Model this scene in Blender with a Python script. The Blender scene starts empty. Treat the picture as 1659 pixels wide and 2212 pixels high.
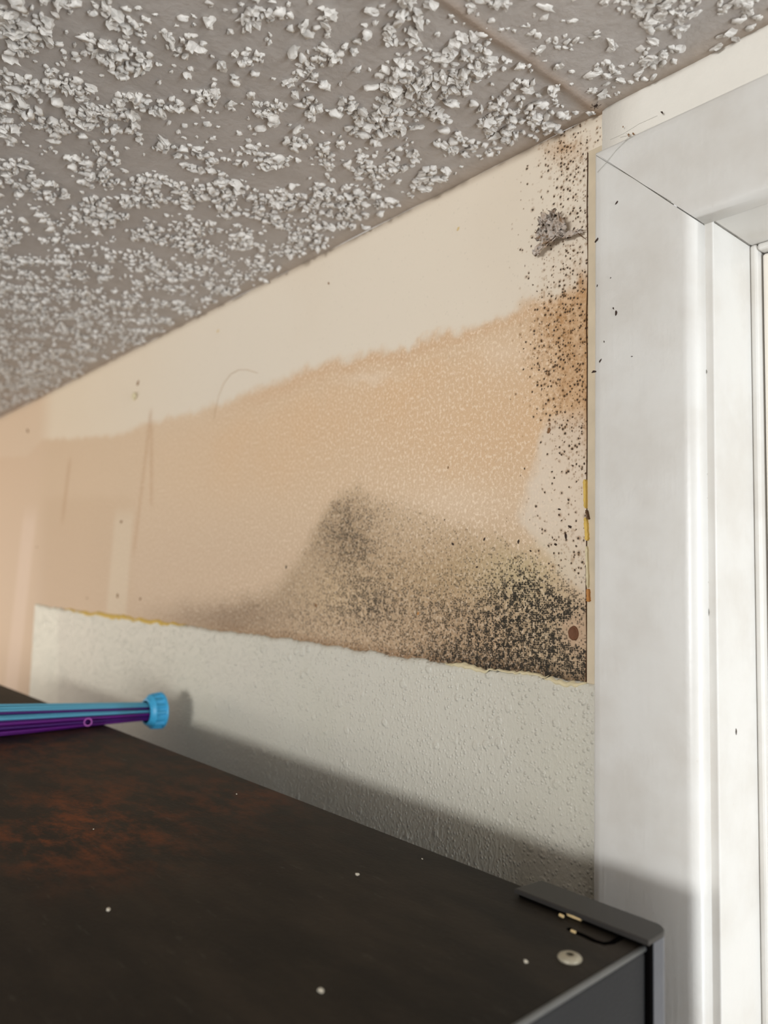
import bpy, bmesh, math, random
import numpy as np
from mathutils import Vector, Matrix, noise as mnoise

random.seed(7)
rng = np.random.default_rng(7)
scene = bpy.context.scene
col = scene.collection

# ------------------------------------------------------------------ camera
S = 0.62
IW, IH = 1659, 2212
YAW, PITCH, ROLL, FPX = -0.86110, 0.08238, 0.02482, 1655.76
D = 0.5426 * S                       # camera to wall
CEIL = 2.13
EYE = CEIL - 0.40 * S
def _basis():
    cy, sy, cp, sp = math.cos(YAW), math.sin(YAW), math.cos(PITCH), math.sin(PITCH)
    f = np.array([sy*cp, cy*cp, sp]); r = np.array([cy, -sy, 0.0]); u = np.cross(r, f)
    cr, sr = math.cos(ROLL), math.sin(ROLL)
    return cr*r + sr*u, -sr*r + cr*u, f
CR, CU, CF = _basis()
CAM = np.array([0.0, -D, EYE])
def ray(px, py):
    return (px - IW/2)*CR - (py - IH/2)*CU + FPX*CF
def PY(px, py, Y=0.0):               # pixel -> point on a plane parallel to the wall
    d = ray(px, py); return CAM + d*((Y - CAM[1])/d[1])
def PZ(px, py, Z):                   # pixel -> point on a level plane
    d = ray(px, py); return CAM + d*((Z - CAM[2])/d[2])
def PX(px, py, X):
    d = ray(px, py); return CAM + d*((X - CAM[0])/d[0])
def proj(P):
    q = np.asarray(P) - CAM
    z = q @ CF
    return IW/2 + FPX*(q @ CR)/z, IH/2 - FPX*(q @ CU)/z

cam = bpy.data.cameras.new('camera')
cam_o = bpy.data.objects.new('camera', cam); col.objects.link(cam_o)
m = Matrix.Identity(4)
for i in range(3):
    m[i][0] = CR[i]; m[i][1] = CU[i]; m[i][2] = -CF[i]; m[i][3] = CAM[i]
cam_o.matrix_world = m
cam.sensor_fit = 'VERTICAL'; cam.sensor_height = 36.0
cam.lens = FPX*36.0/IH
cam.clip_start = 0.01
cam.dof.use_dof = True
cam.dof.focus_distance = 0.40
cam.dof.aperture_fstop = 7.5
scene.camera = cam_o

# ------------------------------------------------------------------ light
w = bpy.data.worlds.new('world'); scene.world = w; w.use_nodes = True
bg = w.node_tree.nodes['Background']
bg.inputs[0].default_value = (1.0, 0.985, 0.965, 1); bg.inputs[1].default_value = 0.74

def area(name, loc, target, sx, sy, power, color):
    l = bpy.data.lights.new(name, 'AREA'); l.shape = 'RECTANGLE'; l.size = sx; l.size_y = sy
    l.energy = power; l.color = color
    o = bpy.data.objects.new(name, l); col.objects.link(o)
    o.location = loc
    o.rotation_euler = (Vector(target) - Vector(loc)).to_track_quat('-Z', 'Y').to_euler()
    return o
area('room_window_light', (0.25, -2.9, 1.90), (-0.45, 0, 1.88), 1.0, 0.46, 45, (0.96, 0.985, 1.0))
area('side_window_light', (1.25, -0.13, 1.55), (-0.17, 0.02, 1.75), 0.16, 1.1, 21, (0.84, 0.92, 1.0))
area('hall_lamp_light', (-2.3, -0.7, 1.75), (-1.35, 0, 1.85), 0.3, 0.3, 3.0, (1.0, 0.80, 0.62))

vs = scene.view_settings
vs.view_transform = 'Standard'; vs.look = 'None'; vs.exposure = 0.06; vs.gamma = 1.0
vs.use_curve_mapping = False

# ------------------------------------------------------------------ helpers
def lin(r, g, b):
    f = lambda c: (c/255/12.92) if c/255 <= 0.04045 else ((c/255+0.055)/1.055)**2.4
    return (f(r), f(g), f(b))
def tag(o, label=None, cat=None, group=None, kind=None):
    if label: o['label'] = label
    if cat: o['category'] = cat
    if group: o['group'] = group
    if kind: o['kind'] = kind
    return o
def empty(name, loc=(0, 0, 0), rz=0.0):
    o = bpy.data.objects.new(name, None); col.objects.link(o)
    o.location = loc; o.rotation_euler = (0, 0, rz); o.empty_display_size = 0.02
    return o
def meshobj(name, verts, faces, mat, parent=None, smooth=False):
    me = bpy.data.meshes.new(name); me.from_pydata([tuple(map(float, v)) for v in verts], [], faces)
    me.update()
    if smooth: me.polygons.foreach_set('use_smooth', [True]*len(me.polygons))
    me.materials.append(mat)
    o = bpy.data.objects.new(name, me); col.objects.link(o)
    if parent: o.parent = parent
    return o
def bmobj(name, bm, mat, parent=None, smooth=False):
    me = bpy.data.meshes.new(name); bm.normal_update(); bm.to_mesh(me); bm.free()
    if smooth: me.polygons.foreach_set('use_smooth', [True]*len(me.polygons))
    me.materials.append(mat)
    o = bpy.data.objects.new(name, me); col.objects.link(o)
    if parent: o.parent = parent
    return o
def add_box(bm, lo, hi, bev=0.0, seg=2):
    r = bmesh.ops.create_cube(bm, size=1.0)
    vs_ = r['verts']
    for v in vs_:
        v.co = Vector([lo[i] + (v.co[i]+0.5)*(hi[i]-lo[i]) for i in range(3)])
    if bev > 0:
        es = list({e for v in vs_ for e in v.link_edges})
        bmesh.ops.bevel(bm, geom=es, offset=bev, segments=seg, affect='EDGES', profile=0.5)
def box(name, lo, hi, mat, parent=None, bev=0.0, seg=2):
    bm = bmesh.new(); add_box(bm, lo, hi, bev, seg)
    return bmobj(name, bm, mat, parent, smooth=False)
def tube_geo(pts, rad, n=8, caps=True):
    pts = [Vector(p) for p in pts]; V = []; F = []
    if not isinstance(rad, (list, tuple)): rad = [rad]*len(pts)
    up = Vector((0.13, 0.2, 1)).normalized()
    for i, p in enumerate(pts):
        t = (pts[min(i+1, len(pts)-1)] - pts[max(i-1, 0)]).normalized()
        a = t.cross(up)
        if a.length < 1e-4: a = t.cross(Vector((1, 0, 0)))
        a.normalize(); b = a.cross(t)
        for k in range(n):
            an = 2*math.pi*k/n
            V.append(p + (a*math.cos(an) + b*math.sin(an))*rad[i])
    for i in range(len(pts)-1):
        for k in range(n):
            F.append((i*n+k, i*n+(k+1) % n, (i+1)*n+(k+1) % n, (i+1)*n+k))
    if caps:
        F.append(tuple(range(n))[::-1]); F.append(tuple((len(pts)-1)*n+k for k in range(n)))
    return V, F
def tube(name, pts, rad, mat, parent=None, n=8):
    V, F = tube_geo(pts, rad, n)
    return meshobj(name, V, F, mat, parent, True)

# value noise for baked stain fields
_T = rng.random((256, 256))
def vnoise(x, y, o=0):
    x = x + o*17.31; y = y + o*9.77
    xi = np.floor(x).astype(int); yi = np.floor(y).astype(int)
    fx = x - xi; fy = y - yi
    fx = fx*fx*(3-2*fx); fy = fy*fy*(3-2*fy)
    g = lambda i, j: _T[(xi+i) % 256, (yi+j) % 256]
    return (g(0, 0)*(1-fx)+g(1, 0)*fx)*(1-fy) + (g(0, 1)*(1-fx)+g(1, 1)*fx)*fy
def fbm(x, y, oct=4, o=0):
    s = 0; a = 0.5
    for i in range(oct):
        s = s + a*vnoise(x*2**i, y*2**i, o+i*3); a *= 0.5
    return s/(1-0.5**oct)
def sstep(a, b, x):
    t = np.clip((x-a)/(b-a), 0, 1); return t*t*(3-2*t)
def gauss(px, py, cx, cy, sx, sy):
    return np.exp(-0.5*(((px-cx)/sx)**2 + ((py-cy)/sy)**2))

# ------------------------------------------------------------------ materials
class NT:
    def __init__(s, name):
        s.m = bpy.data.materials.new(name); s.m.use_nodes = True
        s.t = s.m.node_tree; s.b = s.t.nodes['Principled BSDF']
    def n(s, typ, **kw):
        nd = s.t.nodes.new(typ)
        for k, v in kw.items(): setattr(nd, k, v)
        return nd
    def l(s, a, b): s.t.links.new(a, b)
    def set(s, sock, v):
        if hasattr(v, 'is_linked') or isinstance(v, bpy.types.NodeSocket): s.l(v, sock)
        else: sock.default_value = v
    def math(s, op, a, b=0.5, clamp=False):
        nd = s.n('ShaderNodeMath', operation=op, use_clamp=clamp)
        s.set(nd.inputs[0], a); s.set(nd.inputs[1], b); return nd.outputs[0]
    def mix(s, f, a, b):
        nd = s.n('ShaderNodeMix', data_type='RGBA')
        s.set(nd.inputs[0], f)
        for i, v in ((6, a), (7, b)):
            s.set(nd.inputs[i], v if not isinstance(v, tuple) else (*v, 1) if len(v) == 3 else v)
        return nd.outputs[2]
    def ramp(s, v, a, b):
        nd = s.n('ShaderNodeMapRange', interpolation_type='SMOOTHSTEP')
        s.set(nd.inputs[0], v); s.set(nd.inputs[1], a); s.set(nd.inputs[2], b); return nd.outputs[0]
    def coord(s, scale=(1, 1, 1)):
        tc = s.n('ShaderNodeTexCoord'); mp = s.n('ShaderNodeMapping'); mp.inputs[3].default_value = scale
        s.l(tc.outputs['Object'], mp.inputs[0]); return mp.outputs[0]
    def noise(s, c, scale, detail=3, rough=0.5):
        nd = s.n('ShaderNodeTexNoise'); s.l(c, nd.inputs['Vector'])
        nd.inputs['Scale'].default_value = scale; nd.inputs['Detail'].default_value = detail
        nd.inputs['Roughness'].default_value = rough; return nd.outputs[0]
    def vor(s, c, scale, rnd=1.0, feature='F1'):
        nd = s.n('ShaderNodeTexVoronoi', feature=feature); s.l(c, nd.inputs['Vector'])
        nd.inputs['Scale'].default_value = scale; nd.inputs['Randomness'].default_value = rnd
        return nd.outputs['Distance'], nd.outputs['Color']
    def bump(s, h, strength, dist):
        nd = s.n('ShaderNodeBump'); nd.inputs['Strength'].default_value = strength
        nd.inputs['Distance'].default_value = dist; s.l(h, nd.inputs['Height'])
        s.l(nd.outputs[0], s.b.inputs['Normal']); return nd
    def out(s, color, rough=0.6, spec=0.4, metal=0.0):
        s.set(s.b.inputs['Base Color'], color if not isinstance(color, tuple) else (*color, 1))
        s.set(s.b.inputs['Roughness'], rough); s.b.inputs['Specular IOR Level'].default_value = spec
        s.b.inputs['Metallic'].default_value = metal; return s.m

def simple(name, c, rough=0.6, var=0.12, scale=120, spec=0.4, metal=0.0, bmp=0.0, bs=400):
    t = NT(name); co = t.coord(); nz = t.noise(co, scale, 4)
    d = tuple(x*(1-var) for x in c); e = tuple(min(1, x*(1+var)) for x in c)
    if bmp: t.bump(t.noise(co, bs, 3), bmp, 0.0006)
    return t.out(t.mix(nz, d, e), rough, spec, metal)

def mat_wall():
    t = NT('stained_wall'); co = t.coord()
    base = t.n('ShaderNodeAttribute'); base.attribute_name = 'base_colour'
    mk = t.n('ShaderNodeAttribute'); mk.attribute_name = 'stain_mask'
    sp = t.n('ShaderNodeSeparateColor'); t.l(mk.outputs['Color'], sp.inputs[0])
    dots, spots, fibre = sp.outputs[0], sp.outputs[1], sp.outputs[2]
    c = base.outputs['Color']
    # pale paper fibres
    f1 = t.noise(t.coord((1.0, 1, 0.8)), 520, 5, 0.7)
    fm = t.math('MULTIPLY', t.ramp(f1, 0.49, 0.62), fibre)
    c = t.mix(t.math('MULTIPLY', fm, 0.70), c, lin(240, 220, 194))
    fd = t.math('MULTIPLY', t.ramp(t.noise(co, 430, 3), 0.52, 0.72), fibre)
    c = t.mix(t.math('MULTIPLY', fd, 0.20), c, lin(176, 132, 88))
    # large spots with pale brown halo
    for sc, lo, hi, gain in ((250, 0.11, 0.18, 0.62), (470, 0.19, 0.30, 0.80), (640, 0.22, 0.34, 0.60)):
        vd, vc = t.vor(co, sc)
        s2 = t.n('ShaderNodeSeparateColor'); t.l(vc, s2.inputs[0])
        on = t.math('LESS_THAN', s2.outputs[0], t.math('MULTIPLY', spots, gain))
        rad = t.math('MULTIPLY_ADD', s2.outputs[1], 0.9); t.t.nodes[-1].inputs[2].default_value = 0.45
        vdn = t.math('ADD', t.math('DIVIDE', vd, rad), t.math('MULTIPLY', t.math('SUBTRACT', t.noise(co, 900, 2), 0.5), 0.22))
        halo = t.math('MULTIPLY', t.math('SUBTRACT', 1.0, t.ramp(vdn, hi, hi*2.4)), on)
        c = t.mix(t.math('MULTIPLY', halo, 0.38), c, lin(140, 98, 50))
        dot = t.math('MULTIPLY', t.math('SUBTRACT', 1.0, t.ramp(vdn, lo, hi)), on)
        c = t.mix(t.math('MULTIPLY', dot, 0.92), c, lin(46, 30, 17))
    # fine weave-like mould dots
    vd, vc = t.vor(co, 880, 0.55)
    s2 = t.n('ShaderNodeSeparateColor'); t.l(vc, s2.inputs[0])
    clus = t.noise(co, 150, 4, 0.62)
    dens = t.math('MULTIPLY', t.math('MULTIPLY', dots, 1.35), t.ramp(clus, 0.32, 0.58))
    dens = t.math('MAXIMUM', dens, t.math('MULTIPLY', t.math('SUBTRACT', dots, 0.55), 1.1))
    on = t.ramp(t.math('SUBTRACT', dens, s2.outputs[0]), -0.05, 0.12)
    dot = t.math('MULTIPLY', t.math('SUBTRACT', 1.0, t.ramp(vd, 0.40, 0.66)), on)
    op = t.n('ShaderNodeMapRange'); t.l(dots, op.inputs[0]); op.inputs[1].default_value = 0.15; op.inputs[2].default_value = 0.75; op.inputs[3].default_value = 0.5; op.inputs[4].default_value = 0.96
    c = t.mix(t.math('MULTIPLY', dot, op.outputs[0]), c, lin(36, 28, 16))
    # colonies: black blotches where densest
    bl = t.ramp(t.noise(co, 300, 5, 0.7), 0.50, 0.56)
    bm_ = t.math('MULTIPLY', bl, t.ramp(dots, 0.50, 0.85))
    c = t.mix(t.math('MULTIPLY', bm_, 0.9), c, lin(26, 23, 14))
    big = t.noise(co, 9, 4)
    c = t.mix(t.math('MULTIPLY', t.ramp(big, 0.45, 0.75), 0.10), c, lin(205, 180, 150))
    t.bump(t.math('ADD', t.noise(co, 520, 3), t.math('MULTIPLY', fm, 0.8)), 0.18, 0.0004)
    return t.out(c, 0.62, 0.3)

def mat_plaster():
    t = NT('blistered_paint'); co = t.coord()
    base = t.n('ShaderNodeAttribute'); base.attribute_name = 'base_colour'
    c = base.outputs['Color']
    v1, q1 = t.vor(co, 430); v2, q2 = t.vor(co, 125)
    s1 = t.n('ShaderNodeSeparateColor'); t.l(q1, s1.inputs[0])
    s2 = t.n('ShaderNodeSeparateColor'); t.l(q2, s2.inputs[0])
    b1 = t.math('MULTIPLY', t.math('SUBTRACT', 1.0, t.ramp(v1, 0.0, 0.55)), s1.outputs[0])
    on2 = t.math('LESS_THAN', s2.outputs[0], 0.16)
    b2 = t.math('MULTIPLY', t.math('SUBTRACT', 1.0, t.ramp(v2, 0.22, 0.40)), on2)
    nz = t.noise(t.coord((1.25, 1, 0.8)), 380, 4, 0.55)
    h = t.math('ADD', t.math('ADD', t.math('MULTIPLY', b1, 0.8), t.math('MULTIPLY', b2, 0.55)), t.math('MULTIPLY', nz, 0.6))
    t.bump(h, 0.8, 0.0012)
    dz = t.ramp(t.noise(co, 70, 5, 0.7), 0.66, 0.74)
    c = t.mix(t.math('MULTIPLY', dz, 0.22), c, lin(120, 110, 92))
    return t.out(c, 0.42, 0.45)

def mat_casing():
    t = NT('white_gloss_trim'); co = t.coord()
    n1 = t.noise(co, 22, 4, 0.6); n2 = t.noise(t.coord((1, 1, 0.05)), 500, 3)
    c = t.mix(t.ramp(n1, 0.35, 0.75), lin(206, 203, 197), lin(196, 191, 183))
    c = t.mix(t.math('MULTIPLY', t.ramp(t.noise(co, 330, 4, 0.7), 0.66, 0.76), 0.25), c, lin(172, 160, 142))
    t.bump(t.math('ADD', t.noise(co, 420, 3), t.math('MULTIPLY', n2, 0.7)), 0.13, 0.0005)
    return t.out(c, 0.33, 0.5)

def mat_fridge(top=True):
    t = NT('rusty_brown_steel' if top else 'charcoal_steel'); co = t.coord()
    if top:
        a = t.noise(t.coord((1, 2.6, 1)), 14, 6, 0.65)
        c = t.mix(t.ramp(a, 0.35, 0.7), lin(26, 22, 17), lin(46, 39, 31))
        rm = t.n('ShaderNodeAttribute'); rm.attribute_name = 'rust_mask'
        rn = t.ramp(t.noise(t.coord((1, 1.7, 1)), 34, 6, 0.7), 0.40, 0.72)
        c = t.mix(t.math('MULTIPLY', rn, rm.outputs['Fac'], True), c, lin(122, 62, 24))
        sc = t.ramp(t.noise(t.coord((1.0, 5.0, 1)), 60, 5, 0.7), 0.60, 0.72)
        c = t.mix(t.math('MULTIPLY', sc, 0.22), c, lin(110, 106, 98))
        t.bump(t.noise(t.coord((1, 2, 1)), 300, 4, 0.6), 0.25, 0.0006)
        return t.out(c, t.math('MULTIPLY_ADD', a, 0.3), 0.3) if False else t.out(c, 0.6, 0.22)
    n1 = t.noise(co, 900, 2); a = t.noise(co, 30, 4)
    c = t.mix(a, lin(22, 22, 23), lin(31, 31, 32))
    t.bump(n1, 0.35, 0.0005)
    return t.out(c, 0.55, 0.2)

M = {}
M['wall'] = mat_wall(); M['plaster'] = mat_plaster(); M['trim'] = mat_casing()
M['ftop'] = mat_fridge(True); M['fside'] = mat_fridge(False)
M['plain_wall'] = simple('cream_wall', lin(214, 202, 184), 0.6, 0.05, 20)
M['white_strip'] = simple('white_painted_strip', lin(226, 221, 211), 0.45, 0.05, 60, bmp=0.3, bs=300)
M['filler'] = simple('tan_filler_strip', lin(200, 184, 158), 0.6, 0.22, 70, bmp=0.2)
M['gap'] = simple('dark_crack', lin(84, 54, 30), 0.9, 0.2)
M['yellow'] = simple('yellow_torn_paper', lin(206, 172, 88), 0.8, 0.25, 260, bmp=0.5)
M['cream_torn'] = simple('cream_torn_paper', lin(208, 194, 158), 0.8, 0.2, 260, bmp=0.5)
M['orange'] = simple('orange_wood_sliver', lin(178, 122, 62), 0.7, 0.2, 200)
M['floor'] = simple('floor_vinyl', lin(150, 132, 112), 0.5, 0.1, 12)
M['ceil'] = None
t = NT('ceiling_base'); co = t.coord()
at = t.n('ShaderNodeAttribute'); at.attribute_name = 'base_colour'
t.bump(t.noise(co, 180, 4, 0.6), 0.35, 0.002)
M['ceil'] = t.out(t.mix(t.math('MULTIPLY', t.ramp(t.noise(co, 60, 4), 0.4, 0.7), 0.16), at.outputs['Color'], lin(150, 138, 126)), 0.85, 0.2)
M['pop'] = simple('popcorn_plaster', lin(212, 206, 198), 0.9, 0.10, 300, spec=0.15, bmp=0.4, bs=900)
M['metal'] = simple('brushed_dark_metal', lin(92, 94, 100), 0.34, 0.12, 80, metal=0.55, bmp=0.15, bs=500)
M['cover'] = simple('dark_brown_plastic', lin(42, 39, 36), 0.45, 0.12, 60)
M['edge'] = simple('highlight_steel_edge', lin(104, 104, 102), 0.35, 0.15, 90, metal=0.4)  # lighter grey for the painted-in highlight along the fridge edge
M['black'] = simple('black_rubber', lin(8, 7, 7), 1.0, 0.2, spec=0.0)
M['screw'] = simple('dull_brass_screw', lin(170, 162, 142), 0.4, 0.12, 300, metal=0.3)
M['slotdark'] = simple('screw_recess', lin(78, 72, 56), 0.6, 0.2)
M['chip'] = simple('cream_chip', lin(206, 180, 132), 0.7, 0.15, 500)
M['crumb'] = simple('pale_crumb', lin(206, 198, 180), 0.8, 0.1, 500)
M['blue'] = simple('sky_blue_plastic', lin(96, 176, 206), 0.35, 0.06, 200)
M['bluecap'] = simple('blue_cap_plastic', lin(62, 158, 200), 0.4, 0.06, 200)
M['purple'] = simple('purple_plastic', lin(104, 30, 130), 0.35, 0.12, 200)
M['violet'] = simple('dark_violet_plastic', lin(74, 28, 112), 0.35, 0.12, 200)
M['pink'] = simple('pink_purple_plastic', lin(178, 92, 178), 0.4, 0.08, 200)
M['pinkin'] = simple('plum_plastic', lin(120, 40, 120), 0.5, 0.08, 200)
M['scrap'] = None
t = NT('crumpled_scrap'); co = t.coord()
c = t.mix(t.ramp(t.noise(co, 190, 5, 0.7), 0.48, 0.66), lin(238, 226, 214), lin(176, 144, 110))
c = t.mix(t.ramp(t.noise(co, 420, 4, 0.7), 0.68, 0.74), c, lin(110, 84, 60))
M['scrap'] = t.out(c, 0.9, 0.15)
M['fibre'] = simple('brown_fibre', lin(96, 70, 46), 0.8, 0.2)
M['speck'] = simple('dark_dirt_speck', lin(50, 34, 24), 0.8, 0.2, 600)
M['speck2'] = simple('brown_dirt_speck', lin(128, 92, 60), 0.8, 0.2, 600)
M['hair'] = simple('tan_hair', lin(178, 148, 112), 0.6, 0.1)
M['web'] = simple('grey_cobweb', lin(158, 152, 142), 0.8, 0.1)
M['hole'] = simple('brown_plug', lin(104, 66, 42), 0.75, 0.3, 500, bmp=0.5)
M['door'] = simple('cream_door_paint', lin(224, 217, 206), 0.4, 0.05, 18, bmp=0.15)

# ------------------------------------------------------------------ key lines of the place
TC = 0.009                                           # casing stands this proud of the wall
XC0 = PY(1283, 700, -TC)[0]                          # outer edge of the side casing
ZC1 = PY(1283, 330, -TC)[2]                          # top of the head casing
WC = PY(1528, 1000, 0.0)[0] - XC0                    # casing width
X_IN = XC0 + WC; Z_IN = ZC1 - WC
XJ = PY(1546, 1000, 0.0)[0]                          # face of the door jamb
ZJ = PY(1541, 478, 0.0)[2]
YJ = PX(1626, 1000, XJ)[1]                           # depth of the jamb up to the stop
Z_PL = EYE - 0.083*S                                 # top of the thick paint layer

# ------------------------------------------------------------------ stained wall
def wall_fields(X, Z):
    """stain colour and masks for points of the wall surface"""
    P = np.stack([X, np.zeros_like(X), Z], -1)
    px, py = proj(P)
    n1 = fbm(X*60, Z*60, 4, 1) - 0.5; n2 = fbm(X*220, Z*220, 3, 5) - 0.5; n3 = fbm(X*18, Z*18, 3, 9) - 0.5
    kn = np.interp(px, [0, 250, 900], [0.2, 0.35, 1.0])
    wx = px + (40*n1 + 16*n2)*kn; wy = py + (34*n1 + 22*n2)*kn
    base = np.empty(X.shape + (3,)); base[:] = lin(219, 206, 187)
    def put(mask, c):
        mk = np.clip(mask, 0, 1)[..., None]
        base[:] = base*(1-mk) + np.array(lin(*c))*mk
    # gentle warm drift towards the left end
    put(0.55*sstep(520, 60, px), (226, 204, 172))
    # tan tide-mark area
    tx = [-400, 60, 90, 160, 250, 330, 450, 560, 640, 700, 780, 880, 980, 1060, 1140, 1185, 1275, 1700]
    ty = [1010, 985, 950, 946, 940, 912, 882, 842, 812, 786, 768, 746, 720, 692, 660, 640, 612, 600]
    top = np.interp(px, tx, ty)
    soft = np.interp(px, [0, 300, 600, 1200], [5, 9, 15, 15])
    tan = sstep(-soft, soft, wy - top)
    rx = np.interp(py, [600, 820, 900, 985, 1050, 1130, 1200, 1290, 1400], [1400, 1400, 1185, 1162, 1140, 1118, 1180, 1260, 1400])
    pale = sstep(-16, 16, wx - rx)
    put(tan*0.95, (208, 180, 148))
    put(tan*sstep(260, 520, px)*sstep(0, 90, wy-top)*sstep(1180, 900, py)*(0.55+0.7*n3), (211, 172, 130))
    put(tan*sstep(30, 0, np.abs(wy-top-16))*0.35*sstep(420, 620, px), (198, 152, 108))
    # lower, greyer tan
    put(tan*sstep(1020, 1240, wy)*0.55, (196, 168, 140))
    # left vertical bands
    put(sstep(120, 80, px + (py-900)*0.06)*0.75, (212, 184, 154))
    put(sstep(300, 270, px)*sstep(80, 110, px)*sstep(1060, 1090, wy)*sstep(1340, 1300, wy)*0.35, (196, 166, 132))
    bx = 246 - (py-1130)*0.09
    put(sstep(-4, 6, px-bx)*sstep(0, 1, (bx+44+(py-1130)*0.02 - px)/8)*sstep(1085, 1130, py)*0.7, (212, 192, 164))
    bx = 62 - (py-1120)*0.11
    put(sstep(-5, 5, px-bx+12)*sstep(5, -5, px-bx-16)*sstep(1080, 1140, py)*0.7, (222, 196, 172))
    for x0_, y0_, x1_, y1_ in ((327, 880, 288, 1205), (327, 905, 327, 1105), (152, 985, 133, 1140)):
        lx0 = x0_ + (x1_-x0_)*(py-y0_)/(y1_-y0_)
        put(sstep(6, 1, np.abs(px-lx0))*sstep(y0_-5, y0_+20, py)*sstep(y1_+5, y1_-30, py)*0.4, (180, 140, 102))
    # pale scraped area beside the casing
    put(pale*0.9*sstep(860, 930, py)*sstep(1420, 1330, py), (216, 200, 180))
    put(gauss(wx, wy, 1095, 770, 40, 28)*0.5 + gauss(wx, wy, 800, 815, 38, 9)*0.6 + gauss(wx, wy, 990, 1085, 90, 34)*0.35, (222, 200, 174))
    # mould: brownish-green cloud, hill shaped
    hx = [300, 420, 500, 560, 610, 650, 685, 720, 770, 850, 960, 1060, 1120, 1180, 1230, 1275]
    hy = [1330, 1312, 1288, 1272, 1235, 1180, 1110, 1060, 1040, 1062, 1105, 1145, 1170, 1215, 1260, 1280]
    hill = np.interp(px, hx, hy)
    hm = sstep(-12, 50, wy - hill)
    put(hm*0.42*sstep(300, 520, px), (172, 146, 112))
    put(hm*gauss(wx, wy, 735, 1165, 62, 80)*0.50, (126, 102, 70))
    put(hm*gauss(wx, wy, 590, 1275, 110, 40)*0.45, (142, 120, 94))
    put(gauss(wx, wy, 480, 1335, 100, 26)*0.7, (124, 98, 74))
    put(gauss(wx, wy, 950, 1250, 120, 60)*0.5, (152, 124, 80))
    put(gauss(wx, wy, 1010, 1390, 190, 60)*0.45, (140, 108, 72))
    put(gauss(wx, wy, 730, 1280, 55, 40)*0.5, (202, 174, 136))
    put(gauss(wx, wy, 1130, 1240, 70, 45)*0.5, (190, 176, 134))
    put(gauss(wx, wy, 1190, 1380, 60, 70)*0.5, (158, 142, 112))
    put(gauss(wx, wy, 1240, 1365, 24, 30)*0.8, (188, 156, 128))
    # grime line along the top of the thick paint
    ple = np.interp(px, [78, 1272], [1304, 1477])
    put(sstep(26, 0, ple-py+10*n1)*sstep(300, 620, px)*0.65, (120, 84, 48))
    put(sstep(44, 4, ple-py+30*n1)*sstep(850, 1050, px)*0.7, (78, 60, 40))
    # brown weep beside the casing
    br = gauss(wx, wy, 1238, 780, 32, 105)*0.6 + gauss(wx, wy, 1254, 618, 10, 24)*0.75 + gauss(wx, wy, 1222, 325, 30, 22)*0.45 + gauss(wx, wy, 1205, 690, 34, 30)*0.4
    put(br*(0.75+1.2*n2+0.8*n1), (172, 124, 70))
    put(sstep(1255, 1268, px)*sstep(560, 640, py)*sstep(1030, 900, py)*0.6, (176, 130, 76))
    put(sstep(1258, 1272, px)*sstep(1380, 1420, py)*0.7, (140, 104, 66))
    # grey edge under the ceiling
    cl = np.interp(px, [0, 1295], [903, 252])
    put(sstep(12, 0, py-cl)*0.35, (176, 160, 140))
    # --- masks
    dots = hm*(0.18*sstep(560, 760, px) + 0.48*gauss(wx, wy, 745, 1150, 44, 62) + 0.40*gauss(wx, wy, 800, 1290, 60, 60))
    dots = dots + 0.40*gauss(wx, wy, 965, 1330, 80, 56) + 0.52*gauss(wx, wy, 1030, 1425, 150, 28) + 0.30*gauss(wx, wy, 640, 1330, 120, 40)
    dots = dots + 0.92*gauss(wx, wy, 1160, 1385, 82, 66) + 0.5*gauss(wx, wy, 1235, 1430, 26, 36) + 0.42*gauss(wx, wy, 1130, 1260, 60, 46) + 0.5*gauss(wx, wy, 1225, 1310, 36, 22)
    dots = dots*(1 - 0.95*gauss(px, py, 1240, 1367, 22, 22))*sstep(1280, 1262, px)
    dots = np.clip(dots, 0, 1)
    edge = sstep(1275, 1255, px)*0.3 + 0.7
    lx = np.interp(py, [255, 320, 420, 560, 660, 760, 880, 960, 1060, 1160, 1260], [1190, 1180, 1195, 1190, 1165, 1150, 1165, 1195, 1215, 1190, 1230])
    spots = sstep(-34, 46, wx - lx)*np.interp(py, [250, 300, 330, 420, 520, 600, 680, 780, 860, 940, 1040, 1120, 1200, 1300], [0.0, 0.62, 0.8, 0.55, 0.4, 0.62, 0.95, 1.0, 0.85, 0.6, 0.36, 0.25, 0.4, 0.0])*edge
    spots = spots + 0.10*sstep(1090, 1190, wx)*sstep(300, 420, py)*sstep(1150, 900, py) + 0.12*gauss(wx, wy, 1190, 1160, 60, 60)
    fib = tan*(1-0.75*pale)*np.interp(px, [100, 350, 900, 1180, 1230], [0.15, 0.7, 0.9, 0.85, 0.3])*(1-0.35*hm)
    fib = np.clip(fib + 0.5*gauss(wx, wy, 1000, 1090, 130, 50), 0, 1)
    return base, np.stack([dots, np.clip(spots, 0, 1), fib], -1)

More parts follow.
